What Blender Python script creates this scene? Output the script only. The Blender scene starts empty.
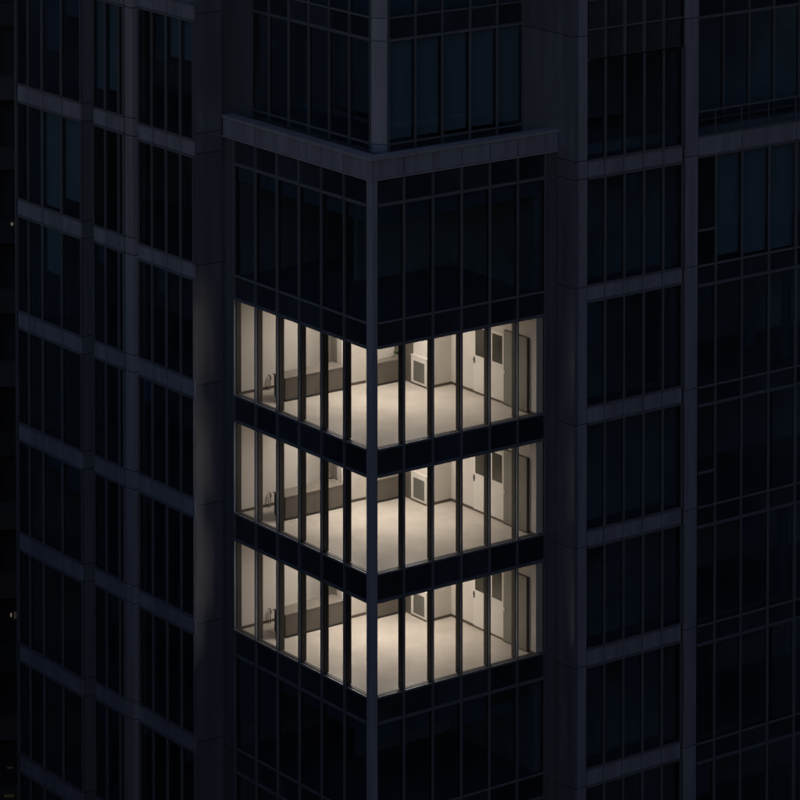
import bpy, bmesh, math, random
from mathutils import Matrix, Vector
random.seed(7)
scene = bpy.context.scene
COL = scene.collection

# ------------------------------------------------------------------ materials
def new_mat(name):
    m = bpy.data.materials.new(name); m.use_nodes = True
    nt = m.node_tree; nt.nodes.clear()
    out = nt.nodes.new('ShaderNodeOutputMaterial')
    return m, nt, out

def surf(name, col, rough=0.5, metal=0.0, var=0.15, scale=1.5, bump=0.0, bscale=8.0, streak=False, spec=0.5, island=0.0):
    """procedural painted / stone / metal surface with low-frequency tone variation"""
    m, nt, out = new_mat(name); N, L = nt.nodes, nt.links
    b = N.new('ShaderNodeBsdfPrincipled')
    b.inputs['Roughness'].default_value = rough
    b.inputs['Metallic'].default_value = metal
    b.inputs['Specular IOR Level'].default_value = spec
    tc = N.new('ShaderNodeTexCoord')
    mp = N.new('ShaderNodeMapping')
    if streak: mp.inputs['Scale'].default_value = (3.0, 3.0, 0.25)
    L.new(tc.outputs['Object'], mp.inputs['Vector'])
    n = N.new('ShaderNodeTexNoise'); n.inputs['Scale'].default_value = scale
    n.inputs['Detail'].default_value = 6; n.inputs['Roughness'].default_value = 0.6
    L.new(mp.outputs['Vector'], n.inputs['Vector'])
    r = N.new('ShaderNodeValToRGB')
    r.color_ramp.elements[0].position = 0.3; r.color_ramp.elements[1].position = 0.7
    r.color_ramp.elements[0].color = (*[c*(1-var) for c in col], 1)
    r.color_ramp.elements[1].color = (*[min(1, c*(1+var)) for c in col], 1)
    L.new(n.outputs['Fac'], r.inputs['Fac'])
    last = r.outputs['Color']
    if island:
        g = N.new('ShaderNodeNewGeometry')
        mr = N.new('ShaderNodeMapRange')
        mr.inputs['To Min'].default_value = 1-island; mr.inputs['To Max'].default_value = 1+island
        L.new(g.outputs['Random Per Island'], mr.inputs['Value'])
        hs = N.new('ShaderNodeHueSaturation')
        m2 = N.new('ShaderNodeMath'); m2.operation = 'MULTIPLY'; m2.inputs[1].default_value = 17.3
        m3 = N.new('ShaderNodeMath'); m3.operation = 'FRACT'
        m4 = N.new('ShaderNodeMapRange'); m4.inputs['To Min'].default_value = .5-min(island, .12)*.14; m4.inputs['To Max'].default_value = .5+min(island, .12)*.26
        L.new(g.outputs['Random Per Island'], m2.inputs[0]); L.new(m2.outputs[0], m3.inputs[0]); L.new(m3.outputs[0], m4.inputs['Value']); L.new(m4.outputs['Result'], hs.inputs['Hue'])
        L.new(mr.outputs['Result'], hs.inputs['Value']); L.new(last, hs.inputs['Color'])
        last = hs.outputs['Color']
    L.new(last, b.inputs['Base Color'])
    if bump:
        n2 = N.new('ShaderNodeTexNoise'); n2.inputs['Scale'].default_value = bscale
        n2.inputs['Detail'].default_value = 4
        L.new(tc.outputs['Object'], n2.inputs['Vector'])
        bp = N.new('ShaderNodeBump'); bp.inputs['Strength'].default_value = bump
        bp.inputs['Distance'].default_value = 0.02
        L.new(n2.outputs['Fac'], bp.inputs['Height']); L.new(bp.outputs['Normal'], b.inputs['Normal'])
    L.new(b.outputs['BSDF'], out.inputs['Surface'])
    return m

def glass_mat(name, tint, wav=0.03, ior=1.5):
    """thin window glass: tinted see-through plus a fresnel reflection, slightly wavy"""
    m, nt, out = new_mat(name); N, L = nt.nodes, nt.links
    t = N.new('ShaderNodeBsdfTransparent'); t.inputs['Color'].default_value = (*tint, 1)
    g = N.new('ShaderNodeBsdfGlossy'); g.inputs['Roughness'].default_value = 0.02
    g.inputs['Color'].default_value = (0.9, 0.95, 1, 1)
    f = N.new('ShaderNodeFresnel'); f.inputs['IOR'].default_value = ior
    tc = N.new('ShaderNodeTexCoord'); n = N.new('ShaderNodeTexNoise')
    n.inputs['Scale'].default_value = 0.9; n.inputs['Detail'].default_value = 1
    bp = N.new('ShaderNodeBump'); bp.inputs['Strength'].default_value = wav; bp.inputs['Distance'].default_value = 0.1
    L.new(tc.outputs['Object'], n.inputs['Vector']); L.new(n.outputs['Fac'], bp.inputs['Height'])
    L.new(bp.outputs['Normal'], g.inputs['Normal'])
    mx = N.new('ShaderNodeMixShader')
    ge = N.new('ShaderNodeNewGeometry'); iv = N.new('ShaderNodeMath'); iv.operation = 'SUBTRACT'; iv.inputs[0].default_value = 1
    L.new(ge.outputs['Backfacing'], iv.inputs[1])            # reflect once, on the face met from outside the pane
    ml = N.new('ShaderNodeMath'); ml.operation = 'MULTIPLY'
    L.new(f.outputs['Fac'], ml.inputs[0]); L.new(iv.outputs[0], ml.inputs[1])
    L.new(ml.outputs[0], mx.inputs['Fac']); L.new(t.outputs['BSDF'], mx.inputs[1]); L.new(g.outputs['BSDF'], mx.inputs[2])
    L.new(mx.outputs['Shader'], out.inputs['Surface'])
    return m

def emis(name, col, s):
    m, nt, out = new_mat(name)
    e = nt.nodes.new('ShaderNodeEmission'); e.inputs['Color'].default_value = (*col, 1); e.inputs['Strength'].default_value = s
    nt.links.new(e.outputs['Emission'], out.inputs['Surface']); return m

LAMP = 33
M = dict(
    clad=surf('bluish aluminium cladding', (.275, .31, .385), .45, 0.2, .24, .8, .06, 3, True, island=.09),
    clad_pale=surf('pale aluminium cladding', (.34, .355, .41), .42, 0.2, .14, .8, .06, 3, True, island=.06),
    clad_shaded=surf('shade-toned aluminium cladding', (.145, .165, .20), .5, 0.15, .16, .8, .06, 3, True, island=.10),  # cladding copy for return faces, their shade put into the base colour
    clad_return_dimmed=surf('satin aluminium cladding', (.175, .20, .25), .36, 0.3, .24, .8, .05, 3, True, island=.08, spec=.6),  # return piers: dimmer light put into the colour, gloss catches the room glow
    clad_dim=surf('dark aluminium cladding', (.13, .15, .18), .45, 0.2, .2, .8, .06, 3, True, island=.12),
    louvre=surf('slate louvre metal', (.085, .10, .125), .5, .1, .15, 2),
    trim=surf('mill aluminium trim', (.20, .23, .275), .4, 0.4, .12, 2, streak=True, island=.12),
    mull=surf('dark anodised mullion', (.055, .052, .05), .45, .2, .15, 2),
    mull_pale=surf('grey anodised mullion', (.12, .118, .11), .4, .3, .15, 2),
    gap=surf('black joint', (.006, .006, .008), .8, var=.1),
    spand=surf('dark spandrel glass', (.032, .042, .060), .16, 0, .35, .6, .03, 1.2, spec=.45, island=.35),
    glass=glass_mat('tinted window glass', (.62, .68, .74), ior=1.65),
    clear=glass_mat('clear window glass', (.93, .94, .94), .01, 1.3),
    rail=glass_mat('balustrade glass', (.72, .78, .82), .02, 1.6),
    slab=surf('concrete slab', (.30, .31, .31), .8, var=.15, scale=1, bump=.1),
    dark=surf('unlit interior wall', (.40, .46, .46), .85, var=.3, scale=.4),
    blind=surf('teal grey roller blind', (.50, .61, .60), .8, var=.10, scale=1.2, streak=True),
    curtain=surf('dim curtain', (.10, .115, .14), .85, var=.35, scale=3, streak=True),
    shade=surf('dim roller blind', (.22, .27, .30), .8, var=.2, scale=1.2, streak=True),
    wall=surf('warm white wall paint', (.60, .56, .505), .75, var=.05, scale=.7, bump=.05, bscale=30),
    white=surf('white enamel', (.66, .625, .565), .5, var=.04, scale=1),
    floor=surf('beige sheet flooring', (.56, .51, .445), .38, var=.13, scale=1.1, bump=.03, bscale=4, spec=.4),
    ceil=surf('ceiling tiles', (.7, .68, .64), .8, var=.03),
    skirt=surf('brown skirting', (.10, .08, .062), .5, var=.15),
    cab=surf('taupe laminate', (.112, .097, .080), .5, var=.08, scale=1.2),
    cabtop=surf('stone worktop', (.185, .165, .14), .5, var=.12, scale=6),
    greydoor=surf('grey green steel door', (.215, .205, .175), .4, .1, .08, 1, streak=True),
    darkglass=surf('dark door glass', (.05, .047, .036), .2, var=.3, scale=1),
    chrome=surf('brushed steel', (.6, .58, .54), .3, .9, .05),
    black=surf('black plastic', (.02, .02, .02), .4, var=.1),
    leaf=surf('green leaves', (.05, .10, .035), .5, var=.3, scale=5),
    pot=surf('grey plant pot', (.22, .2, .18), .7, var=.1),
    lamp=emis('warm lamp diffuser', (1.0, .89, .80), LAMP),
    roof=surf('roof gravel', (.14, .145, .16), .9, var=.3, scale=20, bump=.3, bscale=60),
    asphalt=surf('asphalt', (.05, .05, .052), .9, var=.2, scale=.2, bump=.1),
    farslab=surf('dull grey brown slab edge', (.062, .056, .056), .85, var=.3, scale=.3, bump=.1, bscale=2),
    brick=surf('dull brown facade', (.13, .115, .11), .85, var=.3, scale=.3, bump=.1, bscale=2),
    brickdark=surf('dull dark facade', (.032, .031, .036), .85, var=.3, scale=.3, bump=.1, bscale=2),
    lit1=emis('lit far window', (1.0, .88, .72), .13),
    lit2=emis('dim far window', (1.0, .70, .55), .022),
    lit3=emis('yellow far window', (1.0, .80, .5), .012),
)

# ------------------------------------------------------------------ mesh helpers
class MB:
    def __init__(self): self.bm = bmesh.new()
    def box(self, x0, x1, y0, y1, z0, z1, bev=0.0):
        if x0 > x1: x0, x1 = x1, x0
        if y0 > y1: y0, y1 = y1, y0
        if z0 > z1: z0, z1 = z1, z0
        bm = self.bm
        v = [bm.verts.new(p) for p in ((x0,y0,z0),(x1,y0,z0),(x1,y1,z0),(x0,y1,z0),(x0,y0,z1),(x1,y0,z1),(x1,y1,z1),(x0,y1,z1))]
        fs = [bm.faces.new([v[i] for i in q]) for q in ((0,3,2,1),(4,5,6,7),(0,1,5,4),(1,2,6,5),(2,3,7,6),(3,0,4,7))]
        if bev > 0:
            es = list({e for f in fs for e in f.edges})
            bmesh.ops.bevel(bm, geom=es, offset=bev, segments=2, affect='EDGES', profile=.6)
        return self
    def prism(self, pts, z0, z1):
        bm = self.bm
        a = [bm.verts.new((x, y, z0)) for x, y in pts]; b = [bm.verts.new((x, y, z1)) for x, y in pts]
        bm.faces.new(a[::-1]); bm.faces.new(b)
        n = len(pts)
        for i in range(n): bm.faces.new((a[i], a[(i+1)%n], b[(i+1)%n], b[i]))
        return self
    def tube(self, p0, p1, r, seg=10):
        p0, p1 = Vector(p0), Vector(p1); d = p1-p0
        q = d.to_track_quat('Z', 'Y').to_matrix().to_4x4(); q.translation = (p0+p1)/2
        bmesh.ops.create_cone(self.bm, cap_ends=True, segments=seg, radius1=r, radius2=r, depth=d.length, matrix=q)
        return self
    def build(self, name, mat, parent=None, loc=None):
        bmesh.ops.recalc_face_normals(self.bm, faces=self.bm.faces)
        me = bpy.data.meshes.new(name); self.bm.to_mesh(me); self.bm.free()
        me.materials.append(mat)
        o = bpy.data.objects.new(name, me); COL.objects.link(o)
        if parent: o.parent = parent
        if loc: o.location = loc
        return o

def empty(name, label, cat, loc=(0, 0, 0), group=None):
    o = bpy.data.objects.new(name, None); COL.objects.link(o)
    o.location = loc; o.empty_display_size = .3
    o['label'] = label; o['category'] = cat
    if group: o['group'] = group
    return o

def copy_tree(o, loc, label):
    r = o.copy(); COL.objects.link(r); r.location = loc; r['label'] = label
    for ch in list(o.children):
        c = ch.copy(); COL.objects.link(c); c.parent = r
        for g in list(ch.children):
            d = g.copy(); COL.objects.link(d); d.parent = c
    return r

# facade-local box: side 'L' = wall plane y=v facing -Y (u runs along X), side 'R' = wall plane x=v facing +X (u runs along Y)
# d is the depth inwards from the wall plane (negative = proud of it)
def fb(mb, side, v, u0, u1, d0, d1, z0, z1, bev=0):
    if side == 'L': mb.box(u0, u1, v+d0, v+d1, z0, z1, bev)
    else: mb.box(v-d1, v-d0, u0, u1, z0, z1, bev)

# the big apartment/office tower: every storey window, spandrel, pier is a part of it
TOWER = empty('office_tower', 'dark high-rise with stepped metal and glass facades, three corner rooms lit', 'building', (0, 0, -60))
TZ = Vector((0, 0, 60))
def part(mb, name, mat, parent=TOWER, label=None, kind=None):
    o = mb.build(name, mat, parent, TZ if parent is TOWER else None)
    if label: o['label'] = label
    if kind: o['kind'] = kind
    return o

CAP = .022
def window(side, v, us, z0, z1, mat_glass, thick=(), body=.05, mid=(), body_mat='mull', label=None, lead=True, tail=True, blinds=(), tail_body=True, last_body=None):
    """one storey-high window: us = mullion positions; frame + glass (+ roller blinds)"""
    cap = MB()
    for i, u in enumerate(us):
        if (i == 0 and not lead) or (i == len(us)-1 and not tail): continue
        w = CAP*1.9 if i in thick else CAP
        fb(cap, side, v, u-w, u+w, -.075, -.002, z0, z1)
    fb(cap, side, v, us[0]+CAP, us[-1]-CAP, -.05, -.004, z0-.03, z0+.028)
    fb(cap, side, v, us[0]+CAP, us[-1]-CAP, -.05, -.004, z1-.028, z1+.03)
    for (u0, u1, zm) in mid: fb(cap, side, v, u0+CAP, u1-CAP, -.045, -.003, zm-.035, zm+.035)
    w = part(cap, 'window', M['trim'], label=label)
    bod = MB()
    for i, u in enumerate(us):
        if (i == 0 and not lead) or (i == len(us)-1 and not tail): continue
        if i == len(us)-1 and not tail_body: continue
        bd = last_body if (last_body and i == len(us)-1) else body
        fb(bod, side, v, u-.034, u+.034, .022, bd, z0+.04, z1-.04)
    fb(bod, side, v, us[0]+.05, us[-1]-.05, .022, max(.045, body-.05), z0-.02, z0+.038)
    fb(bod, side, v, us[0]+.05, us[-1]-.05, .022, max(.045, body-.05), z1-.038, z1+.02)
    bod.build('mullion_frame', M[body_mat], w)
    g = MB()
    for a, b in zip(us[:-1], us[1:]):
        fb(g, side, v, a+.001, b-.001, .002, .020, z0+.001, z1-.001)
    g.build('glass', mat_glass, w)
    for (a, b, zb, zt, mm) in blinds:
        bl = MB(); fb(bl, side, v, a+.05, b-.05, .10, .112, zb, zt); fb(bl, side, v, a+.05, b-.05, .094, .118, zb-.03, zb)
        bl.build('roller_blind', M[mm], w)
    return w

def rb(us, z0, z1, have):
    """a few dim blinds and curtains at odd heights behind unlit glass"""
    out = []
    for a, b in zip(us[:-1], us[1:]):
        if any(h[0] < b-.01 and h[1] > a+.01 for h in have): continue
        r = random.random()
        if r < .14: out.append((a, b, z1-random.uniform(.25, 1.1), z1-.05, 'shade'))
        elif r < .20: out.append((a, a+(b-a)*random.uniform(.3, .6), z0+.08, z1-.05, 'curtain'))
        elif r < .24: out.append((a, b, z0+random.uniform(.1, .9), z1-.05, 'curtain'))
    return out

def spandrel(side, v, us, z0, z1, lead=True, tail=True, mat='spand'):
    s = MB()
    for a, b in zip(us[:-1], us[1:]): fb(s, side, v, a+.004, b-.004, .004, .05, z0+.006, z1-.006)
    o = part(s, 'spandrel', M[mat])
    c = MB()
    for i, u in enumerate(us):
        if (i == 0 and not lead) or (i == len(us)-1 and not tail): continue
        fb(c, side, v, u-CAP, u+CAP, -.075, .002, z0+.031, z1-.031)
    fb(c, side, v, us[0]+CAP, us[-1]-CAP, -.02, .003, z0+.031, z0+.05)
    c.build('mullion_cap', M['trim'], o)
    return o

def band(side, v, us, z0, z1, mats=('clad',), off=.045, proud=.035):
    """metal spandrel band made of panels with dark joints, trims along top and bottom"""
    b = MB()
    cuts = [us[0]] + [u+off for u in us[1:-1]] + [us[-1]]
    for i, (a, c) in enumerate(zip(cuts[:-1], cuts[1:])):
        fb(b, side, v, a+(.016 if i else .002), c-(.016 if i < len(cuts)-2 else .002), -proud, .03, z0+.05, z1-.05, .004)
    o = part(b, 'metal_band', M[mats[0]])
    k = MB(); fb(k, side, v, us[0]+.03, us[-1]-.03, .031, .06, z0+.01, z1-.01); k.build('band_backing', M['gap'], o)
    t = MB()
    fb(t, side, v, us[0], us[-1], -proud-.02, .028, z0+.004, z0+.042)
    fb(t, side, v, us[0], us[-1], -proud-.02, .028, z1-.042, z1-.004)
    t.build('band_trim', M['trim'], o)
    return o

def strip_panels(name, side, v, u0, u1, zs, mat, d0=0, d1=.06, gap=.012):
    """vertical cladding split by horizontal joints at zs"""
    s = MB()
    for a, b in zip(zs[:-1], zs[1:]): fb(s, side, v, u0, u1, d0, d1, a+gap, b-gap, .004)
    o = part(s, name, mat)
    k = MB(); fb(k, side, v, u0+.006, u1-.006, d0+.025, d1+.01, zs[0], zs[-1]); 
    k.build('joint', M['gap'], o)
    return o

# ------------------------------------------------------------------ tower corner block (corner at x=0,y=0)
ZB = -11.0
UL = [-7.0, -5.85, -4.71, -3.57, -2.43, -1.29, -.20]      # along X
UR = [.19, 1.12, 2.16, 3.197, 4.234, 5.27, 6.31]           # along Y
rows = [  # (sill, head, lit)
    (-7.20, -4.35, 0), (-3.60, -.76, 0), (.0, 2.77, 1), (3.575, 6.40, 1), (7.18, 10.11, 1), (10.83, 14.20, 0)]
for i, (s, h, lit) in enumerate(rows):
    gm = M['clear'] if lit else M['glass']
    bm_ = 'mull'
    blL = []; blR = []
    if i == 5:
        blL = [(UL[0], UL[-1], 13.72, 14.15, 'shade')]; blR = [(UR[0], UR[-1], 13.72, 14.15, 'shade')]
    if i == 1:
        blL = [(UL[0], UL[-1], -1.15, -.82, 'shade'), (UL[0], UL[2], -2.6, -1.20, 'shade')]; blR = [(UR[0], UR[4], -1.2, -.82, 'shade'), (UR[3], UR[5], -1.5, -1.22, 'shade')]
    lab = 'warmly lit corner window with dark mullions' if lit else None
    window('L', 0, UL, s, h, gm, tail=False, body=.19 if lit else .08, body_mat=bm_, label=lab, blinds=blL)
    window('R', 0, UR, s, h, gm, lead=False, body=.19 if lit else .08, last_body=.11 if lit else None, body_mat=bm_, label=lab, blinds=blR)
    nxt = rows[i+1][0] if i+1 < len(rows) else 14.97
    spandrel('L', 0, UL, h, nxt, tail=False); spandrel('R', 0, UR, h, nxt, lead=False)
spandrel('L', 0, UL, -7.95, -7.20, tail=False); spandrel('R', 0, UR, -7.95, -7.20, lead=False)
# lowest storeys below the picture, down to the street
lowz = -7.95
# corner post
jz = [ZB, -7.2, -3.6, 0, 3.575, 7.18, 10.83, 14.94]
cp = MB(); cp.box(-.205, .04, -.04, .19, -8.0, 14.93, .018); part(cp, 'corner_post', M['clad'])
# narrow opaque strips beside the piers
zj = [-7.95, -7.2, -4.35, -3.6, -.76, 0, 2.77, 3.575, 6.40, 7.18, 10.11, 10.83, 14.2, 14.96]
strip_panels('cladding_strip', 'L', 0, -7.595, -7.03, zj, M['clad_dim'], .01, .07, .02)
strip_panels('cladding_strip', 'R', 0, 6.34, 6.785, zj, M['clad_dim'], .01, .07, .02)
for z in zj:
    tr = MB(); fb(tr, 'L', 0, -7.59, -7.03, -.03, .008, z-.022, z+.022); part(tr, 'transom', M['trim'])
    tr = MB(); fb(tr, 'R', 0, 6.34, 6.78, -.03, .008, z-.022, z+.022); part(tr, 'transom', M['trim'])
# parapet
par = MB(); cuts = [-7.6, -7.0, -5.85, -4.71, -3.57, -2.43, -1.29]
for a, b in zip(cuts, cuts[1:]+[-.0]):
    last = (b == 0)
    fb(par, 'L', 0, a+.014, (.055 if last else b-.014), -.055, .06, 15.0, 15.50, .004)
cutr = [.0, 1.12, 2.16, 3.197, 4.234, 5.27, 6.31, 6.785]
for j, (a, b) in enumerate(zip(cutr[:-1], cutr[1:])):
    fb(par, 'R', 0, (.062 if j == 0 else a+.014), b-.014, -.055, .06, 15.0, 15.50, .004)
P = part(par, 'parapet', M['clad'])
k = MB(); k.box(-7.6, -.062, .062, .10, 14.98, 15.5); k.box(-.10, -.062, .101, 6.78, 14.98, 15.5); k.build('parapet_backing', M['gap'], P)
t = MB()
t.prism([(-7.6, -.085), (.085, -.085), (.085, 6.785), (-.30, 6.785), (-.30, .30), (-7.6, .30)], 15.515, 15.61)
t.prism([(-7.6, -.08), (.08, -.08), (.08, 6.785), (.0, 6.785), (.0, .0), (-7.6, .0)], 14.945, 14.992)
t.build('coping', M['clad_pale'], P)
rf = MB(); rf.prism([(-8.2, .11), (-.11, .11), (-.11, 6.75), (-1.6, 6.75), (-1.6, 1.6), (-8.2, 1.6)], 15.0, 15.22); part(rf, 'roof_terrace', M['roof'])

# upper storeys set back from the corner
YS, XS = 1.5, -1.69
AL = [-8.26, -7.33, -6.27, -5.21, -4.15, -3.12, -2.07]
AR = [1.80, 2.78, 3.77, 4.80, 5.82, 6.79]
window('L', YS, AL, 15.48, 18.51, M['glass'], tail=False)
window('R', XS, AR, 15.48, 18.51, M['glass'], lead=False, blinds=[(a, b, 15.62, 18.45, 'blind') for a, b in zip(AR[:-1], AR[1:])])
spandrel('L', YS, AL, 18.51, 19.18, tail=False); spandrel('R', XS, AR, 18.51, 19.18, lead=False)
window('L', YS, AL, 19.18, 22.1, M['glass'], tail=False); window('R', XS, AR, 19.18, 22.1, M['glass'], lead=False)
spandrel('L', YS, AL, 15.22, 15.48, tail=False); spandrel('R', XS, AR, 15.22, 15.48, lead=False)
ch = MB()
for a, b in ((15.23, 15.47), (15.49, 18.50), (18.52, 19.17), (19.19, 22.1)):
    ch.prism([(-2.06, YS-.02), (-2.02, YS-.05), (XS+.05, 1.75), (XS+.02, 1.79), (XS-.25, 1.9), (-2.1, 1.7)], a, b)
C_ = part(ch, 'corner_post', M['clad'], label='wide chamfered corner post')
t = MB(); t.box(-2.10, -2.065, YS-.07, YS+.05, 15.23, 22.1); t.box(XS-.05, XS+.07, 1.79, 1.825, 15.23, 22.1); t.build('edge_trim', M['trim'], C_)

# ------------------------------------------------------------------ left wing, three stepped bays
Y1, Y2, Y3 = -1.685, -1.27, -1.044
B1 = [-17.07, -16.33, -15.46, -14.28, -13.088]
B2 = [-13.04, -12.31, -11.52, -11.235]
B3 = [-10.75, -9.96, -9.152, -8.35, -7.627]
b1 = [(-7.15, -6.56), (-3.51, -2.94), (.12, .70), (3.69, 4.27), (7.34, 7.90), (10.99, 11.54), (14.68, 15.26), (18.75, 19.3)]
b2 = [(a-.13, b-.15) for a, b in b1[:-1]] + [(18.52, 19.05)]
b3 = [(-7.35, -6.80), (-3.72, -3.19), (-.10, .42), (3.48, 4.06), (7.11, 7.67), (10.72, 11.22), (14.43, 14.95), (18.53, 19.05)]
for (a, b) in b1: band('L', Y1, [B1[0]+.03]+B1[1:-1]+[B1[-1]-.03], a, b)
for (a, b) in b2:
    band('L', Y2, B2, a, b)
for k_, (a, b) in enumerate(b3): band('L', Y3, B3[:-1]+[-7.602], a, b, ('clad',))
for i in range(7):
    z0, z1 = b1[i][1], b1[i+1][0]
    bl = []
    if i == 5: bl = [(B1[2], B1[3], z0+.12, z1-.05, 'blind'), (B1[3], B1[4], z0+.55, z1-.05, 'blind')]
    if i == 4: bl = [(B1[2], B1[3], z0+1.65, z1-.05, 'blind')]
    if i == 2: bl = [(B1[2], B1[3], z0+2.55, z1-.05, 'shade'), (B1[3], B1[4], z0+2.2, z1-.05, 'shade')]
    if i == 6: bl = [(B1[2], B1[3], z0+1.4, z1-.05, 'shade')]
    bl += rb(B1, z0, z1, bl)
    window('L', Y1, B1, z0, z1, M['glass'], thick=(0,), blinds=bl, tail_body=False)
    z0, z1 = b2[i][1], b2[i+1][0]
    bl = []
    if i == 6: bl = [(B2[0], B2[1], z0+.62, z1-.05, 'blind'), (B2[1], B2[2], z0+.70, z1-.05, 'blind')]
    bl += rb(B2[:3], z0, z1, bl)
    window('L', Y2, B2, z0, z1, M['glass'], blinds=bl)
    z0, z1 = b3[i][1], b3[i+1][0]
    bl = []
    if i == 6: bl = [(B3[1], B3[2], z0+2.1, z1-.05, 'shade'), (B3[2], B3[4], z0+2.35, z1-.05, 'blind')]
    if i == 3: bl = [(B3[0], B3[1], z0+2.3, z1-.05, 'shade')]
    bl += rb(B3, z0, z1, bl)
    window('L', Y3, B3, z0, z1, M['glass'], blinds=bl, tail_body=False)
for (Y, B, e0, off) in ((Y1, B1, 0, 0), (Y2, B2, 0, -.13), (Y3, B3[:-1]+[-7.602], 0, -.2)):
    band('L', Y, [B[0]+.03]+B[1:-1]+[B[-1]-(.03 if Y == Y1 else 0)], -10.8+off, -10.22+off)
    z1_ = {Y1: b1[0][0], Y2: b2[0][0], Y3: b3[0][0]}[Y]
    window('L', Y, B if Y != Y3 else B3, -10.22+off, z1_, M['glass'], tail_body=False)
t = MB(); t.box(-17.125, -17.10, Y1-.08, Y1+.25, -10.9, 22.1); t.box(-17.0995, -17.03, Y1-.085, Y1-.0765, -10.9, 22.1); part(t, 'edge_trim', M['trim'])
# pier between bay 1 and 2: return face looking +X
z2j = [-11, ] + [z for ab in b2 for z in (ab[0], ab[1])] + [22.1]
strip_panels('pier', 'R', -13.06, Y1+.02, Y2+.02, [-11, -10.2]+[z for ab in b1 for z in ab]+[22.1], M['clad_shaded'], .0, .04)
# pier between bay 2 and 3
pz = MB()
for a, b in zip(z2j[:-1], z2j[1:]): pz.box(-11.20, -10.765, Y2-.01, Y3+.03, a+.012, b-.012, .012)
P = part(pz, 'pier', M['clad_pale'], label='narrow pale pier')
g = MB(); g.box(-11.19, -10.78, Y2+.015, Y3+.02, -11, 22.1); g.build('joint', M['gap'], P)
# deep return between bay 3 and the corner block
rz = [-11, -7.05, -3.42, .21, 3.82, 7.49, 11.13, 14.52, 15.14, 18.76, 22.1]
strip_panels('pier', 'R', -7.60, Y3+.004, -.09, rz, M['clad_return_dimmed'], 0, .04, .011)
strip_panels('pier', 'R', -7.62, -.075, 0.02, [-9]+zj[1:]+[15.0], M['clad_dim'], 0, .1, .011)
strip_panels('pier', 'R', -8.26, -.2, YS+.03, [15.24, 19.0, 22.1], M['clad_shaded'], 0, .12, .011)

# ------------------------------------------------------------------ right wing
X1 = .818
YE = 6.79
R1 = [7.29, 7.93, 8.67, 9.43, 10.19, 10.95]
r1 = [(-7.66, -7.12), (-4.02, -3.47), (-.41, .14), (3.18, 3.70), (6.87, 7.40), (10.53, 11.02), (14.20, 14.74)]
for (a, b) in r1: band('R', X1, R1, a, b, off=-.03)
for i in range(7):
    z0 = r1[i][1]; z1 = r1[i+1][0] if i < 6 else 17.73
    bl = []
    if i == 4: bl = [(R1[0], R1[1], z0+1.9, z1-.05, 'shade')]
    bl += rb(R1, z0, z1, bl)
    window('R', X1, R1, z0, z1, M['glass'], lead=False, blinds=bl)
# louvres over the top window
for z0, z1 in ((17.73, 18.62), (18.62, 19.5), (19.5, 20.4), (20.4, 22.1)):
    lv = MB()
    for a, b in zip(R1[:-1], R1[1:]):
        n = 9; w = (b-a-.09)/n
        for k in range(n):
            u = a+.045+w*(k+.5); fb(lv, 'R', X1, u-.012, u+.012, -.01, .07, z0+.03, z1-.03)
    L_ = part(lv, 'louvre', M['louvre'])
    t = MB()
    fb(t, 'R', X1, R1[0], R1[-1], -.05, .02, z0-.024, z0+.024)
    for u in R1[1:-1]: fb(t, 'R', X1, u-.045, u+.045, -.06, .02, z0+.026, z1-.026)
    t.build('louvre_frame', M['trim'], L_)
    t = MB(); fb(t, 'R', X1, R1[0], R1[-1], .09, .12, z0, z1); t.build('louvre_backing', M['gap'], L_)
# return pier (faces -Y) and its front (faces +X)
rj = [-9, -7.62, -3.98, -.36, 3.22, 6.9, 10.98, 14.21, 14.75, 18.45, 22.1]
strip_panels('pier', 'L', YE, -.01, X1, rj, M['clad_return_dimmed'], 0, .14, .011)
strip_panels('pier', 'L', YE+.01, XS-.01, -.022, [15.24, 18.45, 22.1], M['clad_shaded'], 0, .12, .011)
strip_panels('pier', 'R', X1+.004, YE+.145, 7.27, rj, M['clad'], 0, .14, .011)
# pier between the two right bays
strip_panels('pier', 'R', X1+.03, 11.07, 11.575, [-9, -3.72, -.09, 3.56, 7.24, 10.98, 14.35, 18.55, 22.1], M['clad'], 0, .2, .011)
t = MB(); fb(t, 'R', X1, 10.98, 11.06, .05, .15, -9, 22.1); part(t, 'pier_recess', M['gap'])
R3 = [11.59, 12.30, 13.365, 14.48, 15.60, 16.68, 17.76, 18.84, 19.9]
r3 = [(-8.0, -7.4), (-4.34, -3.72), (-.69, -.09), (2.94, 3.56), (6.66, 7.24), (10.34, 10.96)]
for i, (a, b) in enumerate(r3):
    spandrel('R', X1, R3, a, b, lead=False)
    z0 = b; z1 = r3[i+1][0] if i < 5 else 14.28
    bl = []; mid = []
    if i == 5:
        bl = [(R3[1], R3[2], z0+.22, z1-.04, 'blind'), (R3[2], R3[3], z0+.12, z1-.04, 'blind'), (R3[3], R3[4], z0+.10, z1-.04, 'blind')]
        mid = [(R3[0], R3[1], z0+1.08)]
    if i == 4: bl = [(R3[2]+.25, R3[2]+.75, z0+.95, z0+1.62, 'shade'), (R3[0], R3[1], z0+2.6, z1-.05, 'shade'), (R3[3]+.6, R3[4], z0+.3, z1-.05, 'shade')]
    if i == 3: mid = [(R3[0], R3[1], z0+1.05)]; 
    if i == 2: bl = [(R3[3]+.5, R3[4]-.1, z0+.25, z1-.1, 'shade')]
    if i != 5: bl += rb(R3, z0, z1, bl)
    window('R', X1, R3, z0, z1, M['glass'], lead=False, thick=(4,), mid=mid, blinds=bl)
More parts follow.
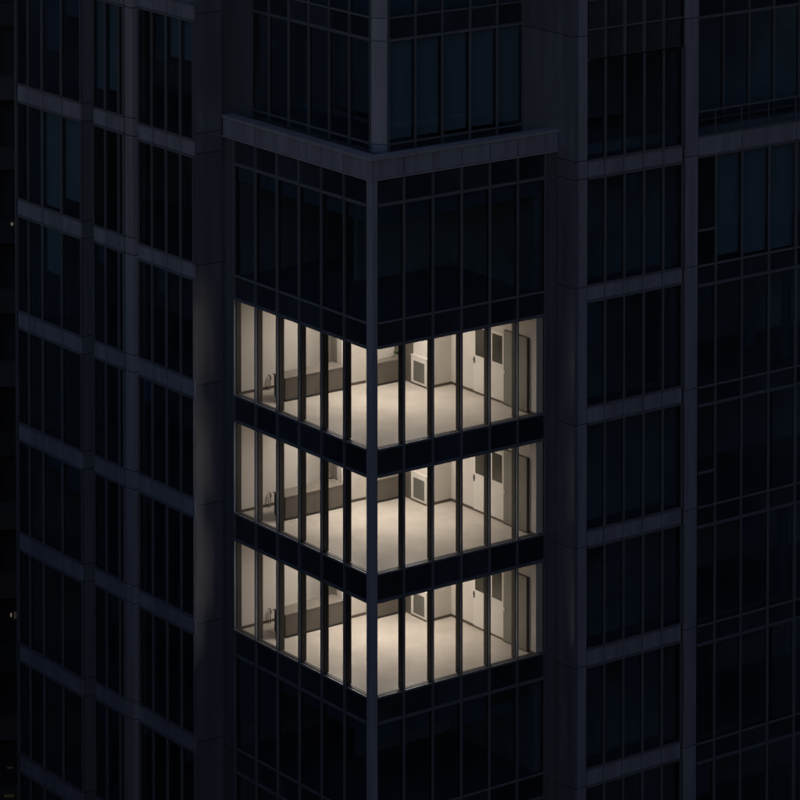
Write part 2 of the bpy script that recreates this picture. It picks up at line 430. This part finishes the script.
# balcony: slab band, glass balustrade, set-back window
band('R', X1, [R3[0], R3[2]-.02, R3[4], R3[6], R3[8]], 14.28, 14.93, off=0, proud=.05)
bal = MB(); fb(bal, 'R', X1, R3[0], R3[-1], -.02, 1.5, 14.72, 14.86); B_ = part(bal, 'balcony', M['slab'])
gl = MB(); po = MB()
for a, b in zip([R3[0]+.02]+R3[1:-1], R3[1:]): fb(gl, 'R', X1, a+.03, b-.03, .0, .02, 14.95, 15.62)
for u in R3[1:]: fb(po, 'R', X1, u-.02, u+.02, -.01, .035, 14.94, 15.64)
fb(po, 'R', X1, R3[0]+.02, R3[-1], -.015, .035, 15.64, 15.685)
gl.build('balustrade_glass', M['rail'], B_); po.build('balustrade_rail', M['clad_dim'], B_)
XB = -.35
TB = [11.2, 12.58, 13.62, 14.68, 15.72, 16.78, 17.84, 18.9]
window('R', XB, TB, 15.10, 18.25, M['glass'], lead=False)
spandrel('R', XB, TB, 18.25, 18.9, lead=False); window('R', XB, TB, 18.9, 22.1, M['glass'], lead=False)
spandrel('R', XB, TB, 14.87, 15.10, lead=False)

# ------------------------------------------------------------------ inside of the building
# floor slabs
for (s, h, lit), nx in zip(rows, [r[0] for r in rows[1:]]+[14.99]):
    t = MB(); t.prism([(-7.2, .055), (-.055, .055), (-.055, 6.45), (-7.2, 6.45)], h+.03, nx-.035); part(t, 'floor_slab', M['slab'])
for wing, v, us, bands in (('L', Y3+.1, (-17.0, -8.45), b3), ('R', X1-.1, (7.0, 19.9), r1)):
    for a, b in bands:
        t = MB(); fb(t, wing, v, us[0], us[1], .12 if wing == 'R' else -.0, 3.5, a+.1, b-.1); part(t, 'floor_slab', M['slab'])
# cores and partitions (unlit)
t = MB()
t.box(-17.0, -7.8, 3.2, 12, -60, 22.1)
t.box(-16.98, -16.7, Y1+.3, 3.19, -60, 22.1)
part(t, 'core', M['dark'])
t = MB(); t.box(-7.79, -7.26, .2, 12, -9, 14.95); t.box(-7.25, -.15, 6.5, 12, -9, 14.95); part(t, 'core', M['dark'])
t = MB(); t.box(-6, -3.1, 12.01, 24, -60, 22.1); t.box(-.14, .55, 6.95, 7.2, -9, 22.1); t.box(-3, .4, 10.9, 11.15, -9, 22.1); part(t, 'core', M['dark'])
t = MB(); t.box(-8.2, -3.6, 4.4, 12, 15.3, 22.1); t.box(-3.59, -1.8, 6.9, 12, 15.3, 22.1); t.box(-8.2, -8.0, 1.7, 4.39, 15.3, 22.1); part(t, 'core', M['dark'])
# storeys below what the camera sees, down to the street
t = MB()
t.box(-17.05, -7.66, -.9, 3.18, -60, -11.02); t.box(-7.59, -.02, .02, 11.9, -60, -8.0); t.box(-.01, .8, 6.8, 24, -60, -9.02)
part(t, 'lower_storeys', M['clad_dim'])
t = MB(); t.box(-17.05, -8.3, 1.6, 12, 22.2, 22.6); t.box(-8.2, -1.8, 1.6, 12, 22.2, 22.6); t.box(-1.79, .7, 6.9, 24, 22.2, 22.6); part(t, 'roof', M['roof'])

names = {2: 'lowest', 3: 'middle', 4: 'topmost'}
protos = {}
for i, (s, h, lit) in enumerate(rows):
    if not lit:
        t = MB(); t.box(-7.2, -7.03, .22, 6.4, s-.03, h+.02); t.box(-7.02, -.2, 6.1, 6.4, s-.03, h+.02); t.box(-4.5, -4.3, 2.6, 6.09, s-.03, h+.02)
        part(t, 'partition', M['dark']); continue
    fz = s-.03; cz = h+.027
    # floor covering, walls, ceiling of the lit room
    t = MB(); t.box(-7.03, -.045, .045, 6.4, fz-.004, fz); part(t, 'room_floor', M['floor'])
    t = MB(); t.box(-7.03, -.06, .06, 6.4, cz-.012, cz-.002); part(t, 'ceiling', M['ceil'])
    w = MB(); zt = cz-.014
    w.box(-7.25, -7.03, .05, 4.2, fz+.001, zt)
    w.box(-7.25, -6.25, 4.201, 6.45, fz+.001, zt)
    w.box(-6.249, -5.83, 3.10, 6.45, fz+.001, zt)
    w.box(-5.829, -5.62, 4.0, 5.199, fz+.001, zt)
    w.box(-5.829, -4.17, 5.20, 6.45, fz+.001, zt)
    w.box(-4.169, -.024, 6.03, 6.45, fz+.001, zt)
    W = part(w, 'room_wall', M['wall'])
    sk = MB(); q = .085; e = .014
    sk.box(-7.03, -7.03+e, .2, 4.2, fz+.002, fz+q); sk.box(-5.83, -5.83+e, 3.09, 3.999, fz+.002, fz+q)
    sk.box(-4.17, -4.17+e, 5.19, 6.029, fz+.002, fz+q); sk.box(-4.15, -3.06, 6.03-e, 6.03, fz+.002, fz+q); sk.box(-.355, -.05, 6.03-e, 6.03, fz+.002, fz+q)
    sk.build('skirting', M['skirt'], W)
    c = MB(); c.box(-6.245, -6.06, 3.07, 3.099, fz+.001, zt, .004); part(c, 'wall_panel', M['cabtop'])
    c = MB(); c.box(-5.829, -5.30, 4.93, 5.199, fz+.001, zt, .006); c.box(-5.299, -5.00, 5.12, 5.199, fz+.001, zt, .004); part(c, 'duct_casing', M['cab'])
    # doors
    def door(u0, u1, vis, hx):
        d = MB(); y = 6.03
        d.box(u0+.012, u1-.012, y-.03, y-.001, fz+.02, fz+2.13, .004)
        D = part(d, 'door', M['white'], label='white door with dark glass upper panel')
        g = MB(); g.box(vis[0], vis[1], y-.036, y-.0305, fz+1.18, fz+2.03); g.build('door_glass', M['darkglass'], D)
        hd = MB(); hd.box(hx-.02, hx+.02, y-.045, y-.0305, fz+.92, fz+1.12); hd.tube((hx, y-.045, fz+1.04), (hx, y-.085, fz+1.04), .012); hd.tube((hx, y-.08, fz+1.04), (hx+.10, y-.08, fz+1.04), .011)
        hd.build('handle', M['black'], D)
        b_ = MB(); b_.box(u0+.012, u1-.012, y-.034, y-.0305, fz+.021, fz+.075); b_.build('kick_plate', M['skirt'], D)
    door(-3.03, -2.27, (-2.93, -2.37), -2.985)
    door(-2.26, -1.51, (-2.10, -1.62), -2.22)
    d = MB(); d.box(-1.49, -.385, 5.95, 6.029, fz+.02, fz+2.24, .004)
    D = part(d, 'door', M['greydoor'], label='grey steel door with round knob')
    x = MB(); x.box(-.384, -.36, 5.955, 6.029, fz+.02, fz+2.25); x.box(-1.49, -.36, 5.955, 6.029, fz+2.2405, fz+2.265); x.build('door_shadow_frame', M['skirt'], D)  # right-hand dark strip stands in for the shadow beside the door
    x = MB(); x.box(-1.49, -.39, 5.946, 5.9495, fz+.021, fz+.06); x.build('kick_plate', M['skirt'], D)
    x = MB(); x.tube((-1.38, 5.95, fz+1.03), (-1.38, 5.90, fz+1.03), .016); x.tube((-1.38, 5.905, fz+1.03), (-1.38, 5.885, fz+1.03), .036, 16); x.build('handle', M['chrome'], D)
    x = MB(); x.box(-.945, -.939, 5.9485, 5.9497, fz+.07, fz+2.2); x.build('door_seam', M['skirt'], D)
    # ceiling lights
    for (lx, ly) in ((-5.0, 2.5), (-3.4, 3.95)):
        f = MB(); f.box(lx-.64, lx+.64, ly-.34, ly+.34, cz-.045, cz-.013); F_ = part(f, 'ceiling_light', M['white'])
        g = MB(); g.box(lx-.6, lx+.6, ly-.3, ly+.3, cz-.052, cz-.046); g.build('diffuser', M['lamp'], F_)
    # -------- movable furniture: built once, copied for the other two rooms
    n = names[i]
    if not protos:
        a = empty('low_cabinet', 'x', 'cabinet', (-5.87, 1.97, fz), 'long low cabinets by the left wall of the lit rooms')
        t = MB(); t.box(-.30, .30, -1.13, 1.05, .07, .70, .006); t.build('body', M['cab'], a)
        t = MB(); t.box(-.33, .325, -1.16, 1.07, .701, .735, .006); t.build('top', M['cabtop'], a)
        t = MB(); t.box(-.27, .285, -1.11, 1.04, .001, .069); t.build('plinth', M['black'], a)
        t = MB(); t.box(-.26, .28, -1.137, -1.131, .09, .69); t.build('end_panel', M['skirt'], a)
        t = MB()
        for yy in (-.58, -.03, .52): t.box(.3005, .303, yy-.003, yy+.003, .09, .69)
        t.build('door_seam', M['skirt'], a)
        b = empty('wall_cabinet', 'x', 'cabinet', (-5.46, 4.47, fz), 'short low cabinets at the back of the lit rooms')
        t = MB(); t.box(-.157, .157, -.46, .45, .07, .69, .006); t.build('body', M['cab'], b)
        t = MB(); t.box(-.157, .175, -.465, .455, .691, .725, .005); t.build('top', M['cabtop'], b)
        t = MB(); t.box(-.157, .14, -.455, .45, .001, .069); t.build('plinth', M['black'], b)
        c = empty('radiator_cabinet', 'x', 'radiator cover', (-4.6, 5.13, fz), 'white grilled radiator cabinets in the lit rooms')
        t = MB(); t.box(-.385, .40, -.03, .069, .03, .875, .004); t.build('body', M['white'], c)
        t = MB(); t.box(-.395, .41, -.045, .069, .8755, .90, .003); t.build('top', M['white'], c)
        t = MB(); t.box(-.25, .30, -.034, -.0305, .12, .74)
        G = t.build('grille', M['greydoor'], c)
        t = MB()
        for k in range(12): t.box(-.245+k*.0455, -.240+k*.0455+.01, -.040, -.0345, .125, .735)
        t.build('grille_bar', M['mull_pale'], G)
        t = MB(); t.box(-.385, .40, -.034, -.0305, .0, .06); t.build('plinth', M['skirt'], c)
        v = empty('pipe_valve', 'x', 'pipe', (-6.93, 1.22, fz), 'wall pipes with valves in the lit rooms')
        t = MB(); t.tube((0, 0, 0), (0, 0, .46), .016); t.tube((0, 0, .44), (-.095, 0, .44), .013); t.tube((0, -.07, .0), (0, -.07, .32), .012); t.tube((0, -.075, .31), (0, .0, .31), .012); t.build('pipe', M['cabtop'], v)
        t = MB(); t.box(.012, .05, -.03, .03, .33, .38, .008); t.tube((.0, -.06, .40), (.0, .06, .40), .012); t.build('valve', M['skirt'], v)
        protos = dict(a=a, b=b, c=c, v=v)
    labs = dict(a=f'long low taupe cabinet by the left wall of the {n} lit room',
                b=f'short low taupe cabinet against the back wall of the {n} lit room',
                c=f'white radiator cabinet with grey grille in the {n} lit room',
                v=f'thin pale wall pipe with brown valve in the {n} lit room')
    for k, o in protos.items():
        if i == 2: o['label'] = labs[k]
        else: copy_tree(o, (o.location.x, o.location.y, fz), labs[k])
    if i == 4:
        p = empty('potted_plant', 'small green potted plant on the short cabinet of the topmost lit room', 'plant', (-5.38, 4.84, fz+.726))
        t = MB(); bmesh.ops.create_cone(t.bm, cap_ends=True, segments=14, radius1=.05, radius2=.065, depth=.11, matrix=Matrix.Translation((0, 0, .055))); t.build('pot', M['pot'], p)
        t = MB()
        for k in range(34):
            a_ = random.random()*6.28; el = random.uniform(.1, 1.3); r0 = random.uniform(.02, .05); L = random.uniform(.08, .17)
            d = Vector((math.cos(a_)*math.cos(el), math.sin(a_)*math.cos(el), math.sin(el))); o0 = Vector((0, 0, .11))+d*r0
            sd = d.cross(Vector((0, 0, 1))).normalized()*.022
            vs = [t.bm.verts.new(q) for q in (o0, o0+d*L*.5+sd, o0+d*L+Vector((0, 0, -.02)), o0+d*L*.5-sd)]
            t.bm.faces.new(vs)
        t.build('leaves', M['leaf'], p)

# ------------------------------------------------------------------ neighbouring block seen past the left edge
f2 = Vector((-.806, .592, 0)); rt = Vector((.592, .806, 0))
NB = empty('apartment_block', 'dim brown block far behind the left edge, a few small windows lit', 'building', (-78, 26, -60))
NB.rotation_euler = (0, 0, math.atan2(rt.y, rt.x))
t = MB(); t.box(-22, 16, .6, 14, 0, 84); NBW = t.build('wall', M['brickdark'], NB)
for k in range(6, 24):
    z = k*3.7-1.2
    t = MB(); t.box(-22.2, 16.2, -.4 if k % 2 else .0, .59, z, z+1.15); t.build('floor_band', M['farslab'] if k % 3 else M['brickdark'], NB)
    for j in range(-6, 5):
        x = j*3.1+.4
        t = MB(); t.box(x, x+1.9, .45, .599, z+1.3, z+3.3); wn = t.build('window', M['spand'], NB)
        t = MB(); t.box(x-.1, x-.005, .3, .59, z+1.2, z+3.45); t.box(x+1.905, x+2.0, .3, .59, z+1.2, z+3.45); t.box(x+.9, x+1.0, .38, .449, z+1.3, z+3.3); t.build('frame', M['clad_dim'], wn)
NBL = []
def litwin(x, z, w, h, m):
    t = MB(); t.box(x, x+w, -.50, -.42, z, z+h); t.build('lit_window', M[m], NB)
for q in ((6.27, 55.25, .09, .14, 'lit1'), (6.41, 55.28, .05, .10, 'lit2'), (6.15, 35.0, .07, .17, 'lit1'), (6.33, 34.9, .2, .34, 'lit2'),
          (5.95, 27.1, .3, .06, 'lit3'), (5.8, 25.6, .5, .12, 'lit3')): litwin(*q)
# two unseen blocks added to shade the tower's foot, also reflected in its glass
def shade_block(name, label, x0, x1, y0, y1, top):
    e = empty(name, label, 'building', ((x0+x1)/2, (y0+y1)/2, -60)); hx, hy, H = (x1-x0)/2, (y1-y0)/2, top+60
    t = MB(); t.box(-hx, hx, -hy, hy, 0, H); t.build('wall', M['brick'], e)
    k = 1.2
    while k < H-3:
        t = MB(); t.box(-hx-.06, hx+.06, -hy-.06, hy+.06, k, k+1.9); t.build('window_band', M['spand'], e); k += 3.7
    t = MB(); t.box(-hx-.15, hx+.15, -hy-.15, hy+.15, H+.002, H+.5); t.build('roof', M['roof'], e)
shade_block('unseen_shade_block', 'unseen low brown block added opposite the left facade to shade it', -60, 12, -66, -30, 12)
shade_block('unseen_shade_block', 'unseen low brown block added opposite the right facade to shade it', 32, 70, 8, 70, 13)

# ------------------------------------------------------------------ ground
t = MB(); t.box(-1500, 1500, -1500, 1500, -60.4, -60.01); g = t.build('ground', M['asphalt']); g['kind'] = 'structure'

# ------------------------------------------------------------------ world, light
w = bpy.data.worlds.new('World'); scene.world = w; w.use_nodes = True
nt = w.node_tree; nt.nodes.clear()
sky = nt.nodes.new('ShaderNodeTexSky'); sky.sky_type = 'NISHITA'; sky.sun_disc = False
SUN_AZ = math.radians(150)
sky.sun_elevation = math.radians(-3); sky.sun_rotation = SUN_AZ
tint = nt.nodes.new('ShaderNodeMixRGB'); tint.blend_type = 'MULTIPLY'; tint.inputs['Fac'].default_value = 1
tint.inputs['Color2'].default_value = (.87, 1.0, 1.25, 1)
bg = nt.nodes.new('ShaderNodeBackground'); bg.inputs['Strength'].default_value = 1.15
wo = nt.nodes.new('ShaderNodeOutputWorld')
nt.links.new(sky.outputs['Color'], tint.inputs['Color1']); nt.links.new(tint.outputs['Color'], bg.inputs['Color']); nt.links.new(bg.outputs['Background'], wo.inputs['Surface'])

# ------------------------------------------------------------------ camera
yaw, pit = -0.9375, 0.038
fw = Vector((math.sin(yaw)*math.cos(pit), math.cos(yaw)*math.cos(pit), -math.sin(pit)))
ri = Vector((math.cos(yaw), -math.sin(yaw), 0)); up = ri.cross(fw)
cam = bpy.data.cameras.new('camera'); co = bpy.data.objects.new('camera', cam); COL.objects.link(co)
co.matrix_world = Matrix(((ri.x, up.x, -fw.x, 79.1606), (ri.y, up.y, -fw.y, -57.3365), (ri.z, up.z, -fw.z, 36.8212), (0, 0, 0, 1)))
cam.sensor_width = 36; cam.lens = 3462.15/800*36
cam.shift_x = (400-393.66)/800; cam.shift_y = -(400+456.68)/800
cam.clip_end = 4000; cam.clip_start = 1
scene.camera = co
scene.render.resolution_x = 1024; scene.render.resolution_y = 1024
scene.render.engine = 'CYCLES'
scene.view_settings.view_transform = 'Standard'; scene.view_settings.look = 'None'
scene.view_settings.exposure = 0; scene.view_settings.gamma = 1; scene.view_settings.use_curve_mapping = False
scene.cycles.transparent_max_bounces = 24
scene.cycles.max_bounces = 8
